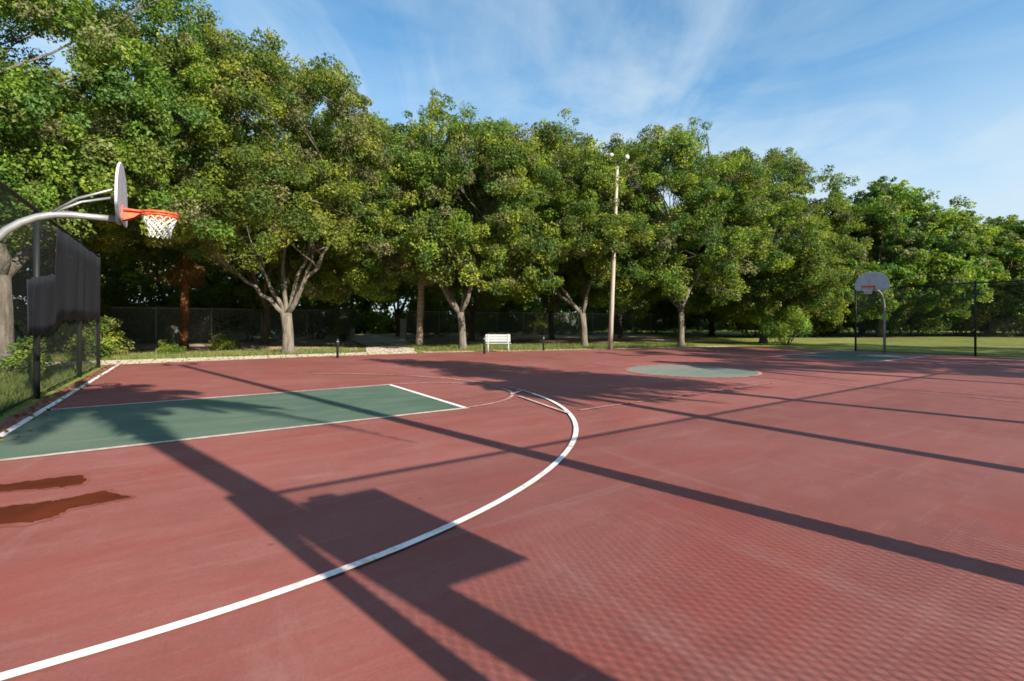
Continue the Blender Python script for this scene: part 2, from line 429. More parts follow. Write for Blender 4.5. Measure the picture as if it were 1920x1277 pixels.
fence('perimeter_fence', 'low grey chain link fence running under the trees left of the driveway gate', (-24, 40.2), (10.9, 40.2), 2.44, 3.1, .070, .0038, M['grey_wire'], M['rail_galv'], .032)
fence('perimeter_fence', 'low grey chain link fence running under the trees right of the driveway gate', (15.9, 40.2), (62, 38.5), 2.44, 3.1, .070, .0038, M['grey_wire'], M['rail_galv'], .032)
fence('chain_link_fence', 'tall black chain link fence standing behind the far fan shaped hoop', (27.62, -1.2), (27.62, 10.3), 3.13, 3.0, .06, .0032, M['wire'], M['black_metal'], .040,
      posts=[.0, 3.6, 7.1, 11.5])
fence('chain_link_fence', 'black chain link sideline fence behind the viewpoint shading the court', (1.48, -1.0), (27.4, -1.0), 3.05, 3.0, .058, .0029, M['wire'], M['black_metal'], .036,
      posts=[0.0, .055, 2.82, 8.94, 12.2, 15.4, 18.9, 22.4, 25.92])
s = thing('fence_sign', 'portrait sign board hung on the sideline fence behind the viewpoint', 'sign', (2.12, -.955, 2.34))
b = MB(); b.box((-.30, -.006, -.485), (.30, .006, .485)); b.build('panel', M['sign'], s)
b = MB(); b.box((-.22, -.008, .487), (-.02, .008, .53)); b.box((-.31, -.012, -.485), (-.302, .012, .485)); b.build('hanger', M['galv'], s)

# ------------------------------------------------------------------ basketball hoops
def fan_outline(w_, h_):
    """fan shaped board: flat bottom with small rounded corners, domed top (y, z from the board's bottom centre)"""
    pts = [(-.56, 0), (.56, 0), (w_ - .03, .04), (w_, .10)]
    pts += [(w_ * math.cos(a), .22 + (h_ - .22) * math.sin(a)) for a in [PI * k / 20 for k in range(0, 21)]]
    pts += [(-w_, .10), (-w_ + .03, .04)]
    return pts
def make_hoop(label, x, rz):
    """local +X points into the court; origin on the ground under the rim centre"""
    h = thing('basketball_hoop', label, 'basketball hoop', (x, HY, 0.02), rz, 'basketball hoops at the two ends of the court')
    BX = -.43                                   # board face
    b = MB(); path = [(-1.88, 0, -.05), (-1.88, 0, 1.2), (-1.88, 0, 1.97)]
    for k in range(1, 9):
        a = PI / 2 * k / 8; path.append((-1.88 + .90 * (1 - math.cos(a)), 0, 1.97 + .945 * math.sin(a)))
    path += [(-.85, 0, 2.915), (BX - .07, 0, 2.915)]
    b.tube(path, [.052] * 3 + [.048] * 8 + [.042] * 2, 14); b.build('pole', M['galv'], h)
    for s in (-1, 1):
        b = MB(); b.tube([(-1.17, s * .03, 2.93), (-.9, s * .12, 3.13), (BX - .045, s * .26, 3.30)], .017, 8)
        b.build('brace', M['galv'], h)
    b = MB(); b.box((BX - .07, -.16, 2.86), (BX - .032, .16, 3.34)); b.build('mount_plate', M['galv'], h)
    o = fan_outline(.66, .81); b = MB(); b.prism([(y, z + 2.90) for y, z in o], 'x', BX - .03, BX); bd = b.build('backboard', M['board_grey'], h)
    # raised rolled lip round the board
    b = MB(); b.tube([(BX - .012, y, z + 2.90) for y, z in o] + [(BX - .012, o[0][0], 2.90)], .012, 8, False); b.build('rim_lip', M['white_board'], bd)
    rm = MB(); rm.ring((0, 0, 3.05), .2275, .016); rm.ring((0, 0, 3.010), .2275, .012)
    for k in range(12): a = 2 * PI * k / 12; rm.tube([(.2275 * math.cos(a), .2275 * math.sin(a), 3.05), (.2275 * math.cos(a), .2275 * math.sin(a), 3.01)], .007, 5)
    r_ = rm.build('rim', M['orange'], h)
    b = MB()
    b.prism([(BX + .003, 3.07), (-.225, 3.056), (-.225, 3.02), (-.30, 2.955), (BX + .003, 2.90)], 'y', -.075, -.063)
    b.prism([(BX + .003, 3.07), (-.225, 3.056), (-.225, 3.02), (-.30, 2.955), (BX + .003, 2.90)], 'y', .063, .075)
    b.prism([(BX + .003, 3.072), (-.20, 3.060), (-.20, 3.046), (BX + .003, 3.056)], 'y', -.10, .10)
    b.box((BX + .001, -.12, 2.92), (BX + .012, .12, 3.10))
    b.tube([(BX + .01, -.11, 3.045), (-.2, -.10, 3.045)], .010, 6); b.tube([(BX + .01, .11, 3.045), (-.2, .10, 3.045)], .010, 6)
    b.build('bracket', M['orange'], r_)
    nb = MB(); N = 12
    def np_(row, k):
        rr = [.220, .198, .170, .148, .136, .132][row]; zz_ = 3.005 - .060 * row
        a = 2 * PI * (k + .5 * (row % 2)) / N
        return (rr * math.cos(a), rr * math.sin(a), zz_)
    for row in range(5):
        for k in range(N):
            for kk in ((k, k - 1) if row % 2 == 0 else (k, k + 1)):
                nb.tube([np_(row, k), np_(row + 1, kk)], .0085, 4, False)
    nb.build('net', M['net'], h)
    return h
make_hoop('near basketball hoop with white fan backboard seen edge on and orange rim', HX, 0)
make_hoop('far basketball hoop with fan backboard seen face on in front of distant trees', HX + 25.5, PI)

# ------------------------------------------------------------------ light poles, bench, bollards, gate posts
def light_pole(label, x, y, H, lean, rz):
    p = thing('light_pole', label, 'light pole', (x, y, 0), 0, 'floodlight poles beside the court')
    lx, ly = lean
    b = MB(); b.tube([(lx * q, ly * q, H * q) for q in (0, .25, .5, .75, 1)], [.125, .115, .105, .095, .085], 14); b.build('pole', M['pole_wood'], p)
    c, s = math.cos(rz), math.sin(rz)
    def loc(a, f, z): return (lx + a * c + f * s, ly + a * s - f * c, z)
    b = MB(); b.tube([loc(-.42, .13, H - .12), loc(.42, .13, H - .12)], .04, 8); b.tube([loc(0, 0, H - .12), loc(0, .13, H - .12)], .05, 8); b.build('crossarm', M['galv'], p)
    for sgn, tilt in ((-1, .25), (1, -.05)):
        hb = MB()
        a = sgn * .40
        hb.tube([loc(a, .10, H + .12 + tilt * .3), loc(a, .20, H + .10 + tilt * .3), loc(a, .36, H + .02 + tilt * .3), loc(a, .42, H - .01 + tilt * .3)], [.05, .09, .125, .13], 14)
        hb.tube([loc(a, .13, H - .12), loc(a, .16, H + .05)], .03, 6)
        hd = hb.build('lamp_head', M['lamp'], p)
        lb = MB(); lb.tube([loc(a, .421, H - .012 + tilt * .3), loc(a, .432, H - .016 + tilt * .3)], .115, 14); lb.build('lens', M['lamp'], hd)
    return p
px_, py_ = gp(1144, 656)
light_pole('tall pale floodlight pole with two lamp heads in front of the far oak trees', px_, py_, 10.1, (.32, -.22), R(-34))
light_pole('floodlight pole behind the viewpoint whose long shadow crosses the court', 4.30, -1.35, 11.7, (0, 0), PI)

bx_, by_ = gp(934, 660)
be = thing('bench', 'white slatted bench at the far edge of the red court', 'bench', (bx_, by_, 0), R(-30))
b = MB()
for k in range(3): b.box((-.62, -.22 + .15 * k, .42), (.62, -.09 + .15 * k, .455))
b.build('seat', M['white_plastic'], be, .008)
b = MB()
for k in range(3):
    z = .50 + .125 * k; y = .235 + .02 * k
    b.box((-.62, y, z), (.62, y + .03, z + .112))
b.build('backrest', M['white_plastic'], be, .008)
for s in (-1, 1):
    b = MB(); x = s * .5
    b.tube([(x, -.2, 0), (x, -.18, .41), ], .028, 8); b.tube([(x, .26, 0), (x, .215, .41), (x, .285, .88)], .028, 8); b.tube([(x, -.18, .40), (x, .215, .40)], .025, 8)
    b.build('leg', M['white_plastic'], be)
for (x, y, hh, lab) in ((633, 672, .78, 'black bollard at the walkway edge near the forked oak'), (908, 664, .80, 'black bollard standing left of the white bench'), (1019, 657, .74, 'black bollard between the white bench and the floodlight pole')):
    X, Y = gp(x, y); p = thing('bollard', lab, 'bollard', (X, Y, 0), 0, 'black bollards along the far court edge')
    b = MB(); b.tube([(0, 0, -.05), (0, 0, hh - .05), (0, 0, hh), (0, 0, hh + .02)], [.05, .05, .045, .02], 12); b.build('post', M['black_metal'], p)
    b = MB(); b.tube([(0, 0, hh - .12), (0, 0, hh - .08)], .058, 12); b.build('band', M['galv'], p)
for X, lab in ((11.2, 'pale stucco gate pillar on the left side of the driveway'), (15.6, 'pale stucco gate pillar on the right side of the driveway')):
    p = thing('gate_pillar', lab, 'gate pillar', (X, 40.2, 0), 0, 'gate pillars of the driveway')
    b = MB(); b.box((-.2, -.2, -.1), (.2, .2, 1.72)); b.build('shaft', M['pillar'], p, .02)
    b = MB(); b.box((-.25, -.25, 1.722), (.25, .25, 1.80)); b.build('cap', M['pillar'], p, .015)

# ------------------------------------------------------------------ trees
def leaves_mesh(name, P, Nrm, size, tint, aspect=.55):
    """one quad leaf spray per point, folded a little; P, Nrm (n,3); size (n,); tint (n,3)"""
    n = len(P); rg = np.random.default_rng(n)
    a = rg.normal(size=(n, 3)); a -= (a * Nrm).sum(1)[:, None] * Nrm; a /= np.linalg.norm(a, axis=1)[:, None] + 1e-9
    c = np.cross(Nrm, a); s = size[:, None]
    asp = aspect * rg.uniform(.7, 1.3, (n, 1))
    V = np.stack([P - a * s * .5, P + c * s * asp * .5 + Nrm * s * .12 * rg.uniform(-1, 1, (n, 1)), P + a * s * .5, P - c * s * asp * .5 + Nrm * s * .12 * rg.uniform(-1, 1, (n, 1))], 1).reshape(-1, 3)
    me = bpy.data.meshes.new(name)
    me.vertices.add(4 * n); me.vertices.foreach_set('co', V.ravel().astype(np.float32))
    me.loops.add(4 * n); me.loops.foreach_set('vertex_index', np.arange(4 * n, dtype=np.int32))
    me.polygons.add(n); me.polygons.foreach_set('loop_start', np.arange(0, 4 * n, 4, dtype=np.int32))
    me.update()
    at = me.attributes.new('tint', 'FLOAT_COLOR', 'FACE')
    at.data.foreach_set('color', np.concatenate([tint, np.ones((n, 1))], 1).ravel().astype(np.float32))
    me.validate(); return me

GREENS = np.array([(.062, .112, .020), (.110, .178, .026), (.162, .230, .032), (.225, .270, .040), (.084, .150, .038), (.140, .176, .040)])
TWIG = np.array([.17, .155, .085])

def clump_leaves(rg, centers, radii, per, leaf, flat=.75, twig=.07, greens=GREENS, droop=0.0):
    P = []; N = []; S = []; T = []
    for c, r in zip(centers, radii):
        n = int(per * (r ** 2)) + 16
        u = rg.normal(size=(n, 3)); u /= np.linalg.norm(u, axis=1)[:, None]
        rad = r * (.35 + .65 * rg.random(n) ** .45)[:, None]
        # ragged clump: several lobes push outwards
        lob = rg.normal(size=(5, 3)); lob /= np.linalg.norm(lob, axis=1)[:, None]
        k = np.clip((u @ lob.T).max(1), 0, 1)[:, None] ** 3
        p = u * rad * (.72 + .55 * k); p[:, 2] *= flat
        if droop: p[:, 2] -= droop * r * rg.random(n) ** 2 * np.hypot(p[:, 0], p[:, 1]) / r
        nn = u * .55 + rg.normal(size=(n, 3)) * .6 + np.array([0, 0, .35]); nn /= np.linalg.norm(nn, axis=1)[:, None]
        base = greens[rg.integers(len(greens))] * rg.uniform(.85, 1.2)
        tt = base[None, :] * rg.uniform(.85, 1.15, (n, 1)) + rg.normal(size=(n, 3)) * .006
        if rg.random() < twig: tt = TWIG * rg.uniform(.6, 1.15, (n, 1)) + tt * .25
        P.append(p + c); N.append(nn); S.append(leaf * rg.uniform(.6, 1.4, n)); T.append(np.clip(tt, .004, 1))
    return np.concatenate(P), np.concatenate(N), np.concatenate(S), np.concatenate(T)

def limb(b, p, q, r0, r1, rnd, bend=.18, n=6, sag=0.0, sides=7):
    p = Vector(p); q = Vector(q); L = (q - p).length
    o = Vector((rnd.uniform(-1, 1), rnd.uniform(-1, 1), rnd.uniform(-.3, .8))) * L * bend
    pts = []; rad = []
    for i in range(n + 1):
        u = i / n
        w = 4 * u * (1 - u) * .5
        pts.append(p.lerp(q, u) + o * w + Vector((rnd.uniform(-1, 1), rnd.uniform(-1, 1), rnd.uniform(-1, 1))) * L * .018 * (0 < i < n))
        rad.append(r0 + (r1 - r0) * u ** .8)
    b.tube(pts, rad, sides, True)
    return pts, rad

def make_tree(name, label, x, y, H, Rc, zb, seed, trunk_r=.26, fork=2.0, nclump=150, per=210, leaf=.17, off=(0, 0), main=None, group='oak trees around the court',
              twig=.08, bark='bark', greens=GREENS, rz=0, clump=(.85, 1.5), skirt=.25, cat='tree', fill=.45, fine=0):
    """trunk that forks into limbs, and a ragged crown of leaf clumps; H height, Rc crown radius, zb lowest foliage"""
    rg = np.random.default_rng(seed); rnd = random.Random(seed)
    t = thing(name, label, cat, (x, y, 0), rz, group)
    ox, oy = off
    # ---- clump centres inside a lumpy dome
    zc = zb + (H - zb) * .42; cs = []; rs = []
    ph = rg.uniform(0, 2 * PI, 4)
    while len(cs) < nclump:
        u = rg.normal(size=3); u /= np.linalg.norm(u)
        if u[2] < -.75: continue
        az = math.atan2(u[1], u[0])
        lump = 1 + .13 * math.sin(2 * az + ph[0]) + .10 * math.sin(3 * az + ph[1]) + .08 * math.sin(5 * az + ph[2] + 3 * u[2])
        q = (fill + (1 - fill) * rg.random() ** .5)
        hz_ = (H - zc) if u[2] > 0 else (zc - zb)
        rr = rg.uniform(*clump)
        p = np.array([u[0] * (Rc - rr * .6) * lump * q + ox, u[1] * (Rc - rr * .6) * lump * q + oy, zc + u[2] * (hz_ - rr * .5) * q * (1 if u[2] > 0 else 1)])
        if rg.random() < skirt and u[2] < .2: p[2] -= rg.uniform(0, .16) * (H - zb)
        p[2] = max(p[2], rr * .6 + .3)
        cs.append(p); rs.append(rr)
    A_ = np.array(cs); keep = [i for i in range(len(cs)) if np.sort(np.linalg.norm(A_ - A_[i], axis=1))[4] < 2.0 * rs[i]]
    if len(keep) > nclump * .7: cs = [cs[i] for i in keep]; rs = [rs[i] for i in keep]; nclump = len(cs)
    if fine:                                   # break every bough into small leaf tufts with dark gaps between them
        c2 = []; r2 = []
        for c, r in zip(cs, rs):
            for k in range(fine):
                u = rg.normal(size=3); u /= np.linalg.norm(u); u[2] *= .75
                c2.append(c + u * r * rg.uniform(.35, 1.0)); r2.append(r * rg.uniform(.30, .52))
        cs, rs = c2, r2; nclump = len(cs)
    # a few sprays that break the outline
    for k in range(int(nclump * (.12 if fine else .30))):
        i = rg.integers(nclump); dvec = cs[i] - np.array([ox, oy, zc]); dvec /= np.linalg.norm(dvec) + 1e-6
        up = np.array([0, 0, .18]) if dvec[2] > .3 else 0
        cs.append(cs[i] + dvec * rs[i] * rg.uniform(.6, 1.0) + rg.normal(size=3) * .12 + up); rs.append(rg.uniform(.25, .5))
    cs = np.array(cs); rs = np.array(rs)
    # ---- wood
    b = MB(); fk = Vector((rnd.uniform(-.15, .15), rnd.uniform(-.15, .15), fork))
    b.tube([(0, 0, -.15), (0, 0, .08), (fk.x * .2, fk.y * .2, .35), (fk.x * .5 + .03, fk.y * .5, fork * .55), tuple(fk)], [trunk_r * 1.5, trunk_r * 1.25, trunk_r * 1.05, trunk_r * .95, trunk_r * .98], 12)
    mains = main or [(math.cos(a) * Rc * .38 + ox * .6, math.sin(a) * Rc * .38 + oy * .6, zc * rnd.uniform(.75, 1.15)) for a in [2 * PI * (k + rnd.random() * .6) / 4 for k in range(4)]]
    ends = []
    for k, e in enumerate(mains):
        r0 = trunk_r * rnd.uniform(.55, .72) * (.74 if main else 1)
        pts, rad = limb(b, fk - Vector((0, 0, .12)), e, r0, r0 * .45, rnd, .14, 8, sides=9)
        ends += [(pts[i], rad[i]) for i in range(3, len(pts))]
    for i in rg.choice(len(cs), size=min(90, len(cs)), replace=False):
        c = Vector(cs[i]); p, r0 = min(ends, key=lambda e: (e[0] - c).length + rnd.random())
        if (p - c).length > Rc * .95: continue
        pts, rad = limb(b, p, c, min(r0 * .6, .10), .012, rnd, .16, 6, sides=5)
        for q in range(2):
            e = c + Vector((rnd.uniform(-1, 1), rnd.uniform(-1, 1), rnd.uniform(-.6, .8))) * rs[i] * .9
            limb(b, pts[4], e, .022, .006, rnd, .15, 3, sides=4)
    b.build('trunk', M[bark], t)
    me = leaves_mesh('crown', *clump_leaves(rg, cs, rs, per, leaf, twig=twig, greens=greens, droop=.25))
    me.materials.append(M['leaf'])
    o = bpy.data.objects.new('crown', me); C.objects.link(o); o.parent = t
    return t

def put(src, label, x, y, scale, rz, group=None, name=None):
    o = copy_tree(src); o.location = (x, y, 0); o.rotation_euler = (0, 0, rz)
    o.scale = scale if hasattr(scale, '__len__') else (scale,) * 3
    tag(o, label, None, group); return o

# front row of oaks at the far side of the court
make_tree('oak_tree', 'huge oak towering over the fence at the left edge, its crown leaving the frame', -4.4, 19.6, 16.5, 7.6, 3.2, 3, .24, 2.8, 290, 900, .115, (-1.5, 2.6), fill=.55, skirt=.4, clump=(.8, 1.35), fine=7)
make_tree('oak_tree', 'pale forked oak with spreading limbs beside the walkway behind the near hoop', *gp(541, 663), 15.6, 7.0, 2.8, 21, .25, 1.9, 290, 820, .115, (-.9, 2.2), clump=(.8, 1.3), fine=7, fill=.58,
          main=[(-2.6, 1.6, 4.1), (-1.2, .9, 4.6), (-.2, .3, 5.6), (1.0, -.4, 5.2), (2.4, -1.8, 6.3), (1.7, -.2, 6.8)], twig=.12, skirt=.35)
make_tree('oak_tree', 'oak with short pale trunk just left of the white bench', *gp(868, 655), 13.9, 7.4, 2.2, 8, .20, 2.0, 300, 690, .125, (.4, 2.4), skirt=.55, clump=(.8, 1.3), fine=7, fill=.58)
make_tree('oak_tree', 'leaning oak with bent trunk just left of the floodlight pole', *gp(1096, 650), 13.8, 7.5, 2.2, 14, .20, 2.0, 300, 690, .125, (-.6, 3.2), skirt=.55, clump=(.8, 1.3), fine=7, fill=.58)
make_tree('oak_tree', 'dark oak with twiggy underside right of the floodlight pole', *gp(1277, 648), 13.9, 7.5, 2.2, 33, .19, 2.4, 300, 660, .13, (.9, 1.6), twig=.12, skirt=.55, clump=(.8, 1.3), fine=7, fill=.58)
make_tree('oak_tree', 'light green oak with boughs drooping to the ground left of the far hoop', 34.4, 18.6, 14.0, 6.6, 1.4, 41, .24, 2.2, 290, 620, .135, (.2, .8), skirt=.6, twig=.06, clump=(.8, 1.3), fine=7, fill=.58)

# woods behind the perimeter fence: one of each kind, then copies
w1 = make_tree('oak_tree', 'tall background oak behind the fence left of the rusty palm', -1.5, 47, 16.5, 7.6, .8, 52, .26, 2.4, 120, 190, .26, twig=.03, bark='dark_bark', skirt=.7, clump=(1.0, 1.6), fine=5, group='trees behind the perimeter fence')
w2 = make_tree('oak_tree', 'tall background oak behind the fence right of the driveway gate', 18.5, 49, 18.5, 8.0, .8, 53, .26, 2.4, 120, 190, .26, twig=.03, bark='dark_bark', skirt=.7, clump=(1.0, 1.6), fine=5, group='trees behind the perimeter fence')
rnd = random.Random(4)
spots = [(-20, 44), (-11, 47), (7.5, 51), (12.5, 58), (28, 47.5), (38, 47), (48, 46), (58, 43), (-30, 40), (24, 58), (35, 58), (46, 57), (-14, 36), (-24, 30), (0, 58)]
for i, (x, y) in enumerate(spots):
    put((w1, w2)[i % 2], 'background oak in the dark woods behind the perimeter fence', x, y, (1 + rnd.uniform(-.05, .05), 1 + rnd.uniform(-.05, .05), rnd.uniform(.95, 1.05) * (1.2 if 4 < x < 44 else 1.0)), rnd.uniform(0, 6.28), 'trees in the woods behind the perimeter fence')
w3 = make_tree('oak_tree', 'oak in the row between the forked oak and the perimeter fence', 4.2, 35.5, 15.0, 7.0, 3.4, 54, .22, 2.4, 150, 300, .20, twig=.03, bark='dark_bark', skirt=.4, clump=(.9, 1.5), fine=6, group='trees in front of the perimeter fence')
for i, (x, y, lab) in enumerate([(-5.5, 34.5, 'oak in front of the perimeter fence behind the rusty cabbage palm'), (19.0, 34, 'oak in front of the perimeter fence just right of the driveway'),
        (26.5, 33, 'oak in front of the perimeter fence behind the leaning oak'), (34, 32, 'oak in front of the perimeter fence behind the dark twiggy oak'), (42, 31, 'oak in front of the perimeter fence behind the drooping oak'), (11.5, 44, 'oak behind the left gate pillar of the driveway'), (-13, 28, 'oak behind the left fence beyond the huge oak')]):
    put(w3, lab, x, y, (1.15, 1.15, 1.38) if x == 11.5 else (1, 1, 1 - .02 * i), 1.1 * i + .5, 'trees in front of the perimeter fence')
rt = make_tree('oak_tree', 'rounded green tree on the lawn right behind the far hoop', 58, 19.5, 15.6, 8.4, .9, 61, .30, 2.2, 290, 230, .26, clump=(1.0, 1.6), fine=6, fill=.58, bark='dark_bark', group='trees beyond the lawn at right', skirt=.6)
for i, (x, y, sc_, lab) in enumerate([
        (45, 24.5, (.85, .85, .88), 'tree beyond the lawn filling the gap left of the far hoop'),
        (72, 14, (1.0, 1.0, .82), 'lower tree beyond the lawn just right of the far hoop'),
        (84, 8, (1.1, 1.1, .80), 'low rounded tree beyond the lawn near the right edge of the frame'),
        (90, -4, (1.1, 1.1, .80), 'low rounded tree beyond the lawn cut by the right edge of the frame'),
        (74, 30, (1, 1, .9), 'tree far beyond the lawn hidden behind the rounded green tree'),
        (50, 33, (1, 1, 1.0), 'tree behind the drooping oak where the woods meet the lawn'),
        (66, 24, (1, 1, .92), 'tree beyond the lawn in the gap behind the rounded green tree'),
        (80, 16, (1, 1, .84), 'tree beyond the lawn in the second row right of the far hoop'),
        (92, 18, (1.1, 1.1, .86), 'tree far beyond the lawn between the low rounded trees')]):
    put(rt, lab, x, y, sc_, 1.3 * i + .4, 'trees beyond the lawn at right')
# far wood closing the view; unseen arc behind the camera added to block skylight
rgw = np.random.default_rng(9); cs = []; rs = []
path = [(-75, 20), (-50, 58), (0, 68), (62, 66), (100, 46), (124, 10), (126, -40), (60, -48), (-12, -44), (-62, -28), (-75, 20)]
for a, c in zip(path[:-1], path[1:]):
    L = math.hypot(c[0] - a[0], c[1] - a[1])
    for k in range(int(L * 6)):
        q = rgw.random(); z = rgw.random() ** 2.3 * 11.5 * (.85 + .2 * math.sin(q * L * .35 + a[0]))
        cs.append((a[0] + (c[0] - a[0]) * q + rgw.normal() * 2, a[1] + (c[1] - a[1]) * q + rgw.normal() * 2, z + .8)); rs.append(rgw.uniform(1.3, 2.2))
me = leaves_mesh('woods', *clump_leaves(rgw, np.array(cs), np.array(rs), 40, .55, twig=.03)); me.materials.append(M['leaf'])
o = bpy.data.objects.new('woods', me); C.objects.link(o); tag(o, kind='stuff')

# shrubs
LATE = []
def make_shrub(label, x, y, H, Rr, seed, greens=GREENS, group='shrubs around the court'):
    rg = np.random.default_rng(seed); rnd = random.Random(seed)
    t = thing('shrub', label, 'shrub', (x, y, 0), 0, group)
    cs = []; rs = []
    for k in range(16):
        a = rg.uniform(0, 2*PI); q = Rr * rg.random() ** .5 * .8; z = H * rg.uniform(.2, .85)
        cs.append((q * math.cos(a), q * math.sin(a), z)); rs.append(rg.uniform(.24, .42) * Rr)
    b = MB()
    for c in cs: limb(b, (c[0] * .15, c[1] * .15, -.05), c, .02, .006, rnd, .15, 4, sides=5)
    b.build('stem', M['dark_bark'], t)
    me = leaves_mesh('foliage', *clump_leaves(rg, np.array(cs), np.array(rs), 1500, .11, .9, 0, greens))
    me.materials.append(M['leaf']); o = bpy.data.objects.new('foliage', me); C.objects.link(o); o.parent = t
    return t
BRIGHT = np.array([(.20, .27, .04), (.24, .29, .045), (.16, .23, .04)])
PALE = np.array([(.17, .20, .11), (.20, .22, .13), (.13, .17, .09)])
sh = make_shrub('leafy green shrub at the corner of the court just right of the left fence', -2.9, 25.4, 1.7, 1.2, 70)
put(sh, 'bright shrub behind the left fence between its last two posts', -5.3, 22.6, (1.0, 1.0, .85), 1.0)
put(sh, 'shrub behind the left fence close to the huge oak', -8.2, 20.3, (1.2, 1.2, .9), 2.1)
put(sh, 'low shrub in front of the perimeter fence left of the forked oak', 1.5, 29.5, (.8, .8, .5), 3.0)
put(sh, 'taller shrub behind the corner shrub left of the rusty palm', -5.2, 29.5, (1.4, 1.4, 1.7), 4.0)
put(sh, 'low bright bush behind the left fence near the baseline corner', -4.1, 18.6, (.75, .75, .62), 5.0)
put(sh, 'small bush in front of the perimeter fence near the rusty cabbage palm', -.6, 26.6, (.55, .55, .42), 2.5)
for x, y, q in ((-4.2, 45.0, 1.7), (-7.5, 46, 1.9), (-13.5, 31.5, 1.6), (-10.0, 34.5, 1.7), (-17, 30, 1.8), (-6.5, 38.5, 1.3)):
    LATE.append((x, y, q))
br = make_shrub('bright yellow green bush under the drooping oak left of the far hoop', 33.3, 16.4, 2.8, 2.1, 71, BRIGHT)
pl = make_shrub('pale grey green bush growing over the left gate pillar', 10.2, 38.9, 2.9, 1.4, 72, PALE)
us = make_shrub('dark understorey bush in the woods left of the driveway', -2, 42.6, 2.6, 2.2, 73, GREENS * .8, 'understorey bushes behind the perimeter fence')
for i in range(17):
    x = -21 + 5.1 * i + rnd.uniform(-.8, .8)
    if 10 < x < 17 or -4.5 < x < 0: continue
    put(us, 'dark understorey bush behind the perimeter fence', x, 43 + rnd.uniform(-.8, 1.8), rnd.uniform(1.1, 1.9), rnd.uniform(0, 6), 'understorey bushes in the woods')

for i, (x, y) in enumerate([(47, 27), (52, 25), (58, 22), (63, 19), (69, 16), (74, 12), (80, 9), (86, 4), (90, -2)]):
    put(us, 'dark bush growing under the trees beyond the right lawn', x + 1.5, y, 1.9 + .2 * (i % 3), i * 1.7, 'bushes under the trees beyond the lawn')
for x, y, q in LATE:
    put(us, 'dark understorey bush in the shade at the left end of the woods', x, y, q, x, 'understorey bushes at the left end of the woods')
# ------------------------------------------------------------------ palms
def frond_pin(P, N, S, rg, base, az, L, lift, droop, nl=46):
    """feather frond: returns rachis points, appends leaflet quads to lists"""
    d = np.array([math.cos(az), math.sin(az)]); pts = []
    for i in range(nl + 1):
        u = i / nl
        h = L * (.95 * u - .18 * u * u) * math.cos(lift) ; z = L * (math.sin(lift) * u * 1.1 - droop * u ** 2.2)
        pts.append(base + np.array([d[0] * h, d[1] * h, z]))
    pts = np.array(pts); side = np.array([-d[1], d[0], 0])
    for i in range(4, nl):
        u = i / nl; ll = .62 * math.sin(PI * min(1, .12 + u * .9)) ** .6 * (L / 3.2)
        tan = pts[min(i + 1, nl)] - pts[i - 1]; tan /= np.linalg.norm(tan)
        for sg in (-1, 1):
            dr = side * sg * .75 + tan * .45 + np.array([0, 0, rg.uniform(-.75, -.1)]); dr /= np.linalg.norm(dr)
            P.append((pts[i], pts[i] + dr * ll, tan * .036))
    return pts
def make_palm(name, label, x, y, H, L, nf, seed, lean=(0, 0), tr=.13, dead=0, bark='palm_bark', group='palm trees', fan=False, special=None, lo=-.35, hi=1.15, swell=0.0):
    rg = np.random.default_rng(seed); t = thing(name, label, 'palm tree', (x, y, 0), 0, group)
    top = np.array([lean[0], lean[1], H])
    b = MB(); b.tube([tuple(top * np.array([q ** 1.2, q ** 1.2, q])) for q in np.linspace(0, 1, 9)], [tr * 1.15, tr * .95] + [tr * (.92 + .05 * (i % 2) + swell * i / 5) for i in range(6)] + [tr * .9], 12)
    b.build('trunk', M[bark], t)
    def fronds(part, count, a_lo, a_hi, col, material, drp, extra=None):
        b = MB(); Lf = []; 
        specs = [(2 * PI * (k / count) * 2.618 + rg.uniform(-.2, .2), L * rg.uniform(.8, 1.1), rg.uniform(a_lo, a_hi), drp * rg.uniform(.7, 1.3)) for k in range(count)]
        if extra: specs += extra
        for az, l_, lift, dr in specs:
            if fan:
                d = np.array([math.cos(az) * math.cos(lift), math.sin(az) * math.cos(lift), math.sin(lift)])
                e = top + d * l_ * .55 + np.array([0, 0, -.25 * dr * l_]); b.tube([tuple(top), tuple((top + e) / 2 + np.array([0, 0, .06 * l_])), tuple(e)], [.022, .016, .01], 4, False)
                sd = np.cross(d, [0, 0, 1]); sd /= np.linalg.norm(sd) + 1e-6; upv = np.cross(sd, d)
                for k in range(22):
                    a = R(-125 + 250 * k / 21); q = d * math.cos(a) + sd * math.sin(a) + upv * .18 * rg.uniform(-1, 1) + np.array([0, 0, -.35 * rg.random() - .25 * dr])
                    q /= np.linalg.norm(q); Lf.append((e, e + q * l_ * .5, np.cross(q, upv) * .03))
            else:
                p = frond_pin(Lf, None, None, rg, top, az, l_, lift, dr)
                b.tube([tuple(v) for v in p[::4]], [.028 * (1 - .85 * i / (len(p[::4]) - 1)) for i in range(len(p[::4]))], 5, False)
        n0 = len(b.f)
        for p0, p1, wv in Lf:
            md = (p0 + p1) / 2 + np.array([0, 0, .03])
            b.add([p0 - wv * .6, p0 + wv * .6, md + wv, p1, md - wv], [(0, 1, 2, 3, 4)])
        o = b.build(part, material, t); me = o.data
        at = me.attributes.new('tint', 'FLOAT_COLOR', 'FACE'); n = len(me.polygons)
        tt = np.array(col)[None, :] * rg.uniform(.7, 1.3, (n, 1))
        at.data.foreach_set('color', np.concatenate([tt, np.ones((n, 1))], 1).ravel().astype(np.float32))
    fronds('fronds', nf, lo, hi, (.07, .11, .035), M['palm_leaf'], .75 if not fan else .4, special)
    if dead: fronds('dead_fronds', dead, -1.35, -.55, (.24, .135, .055), M['palm_leaf'], .8)
    return t
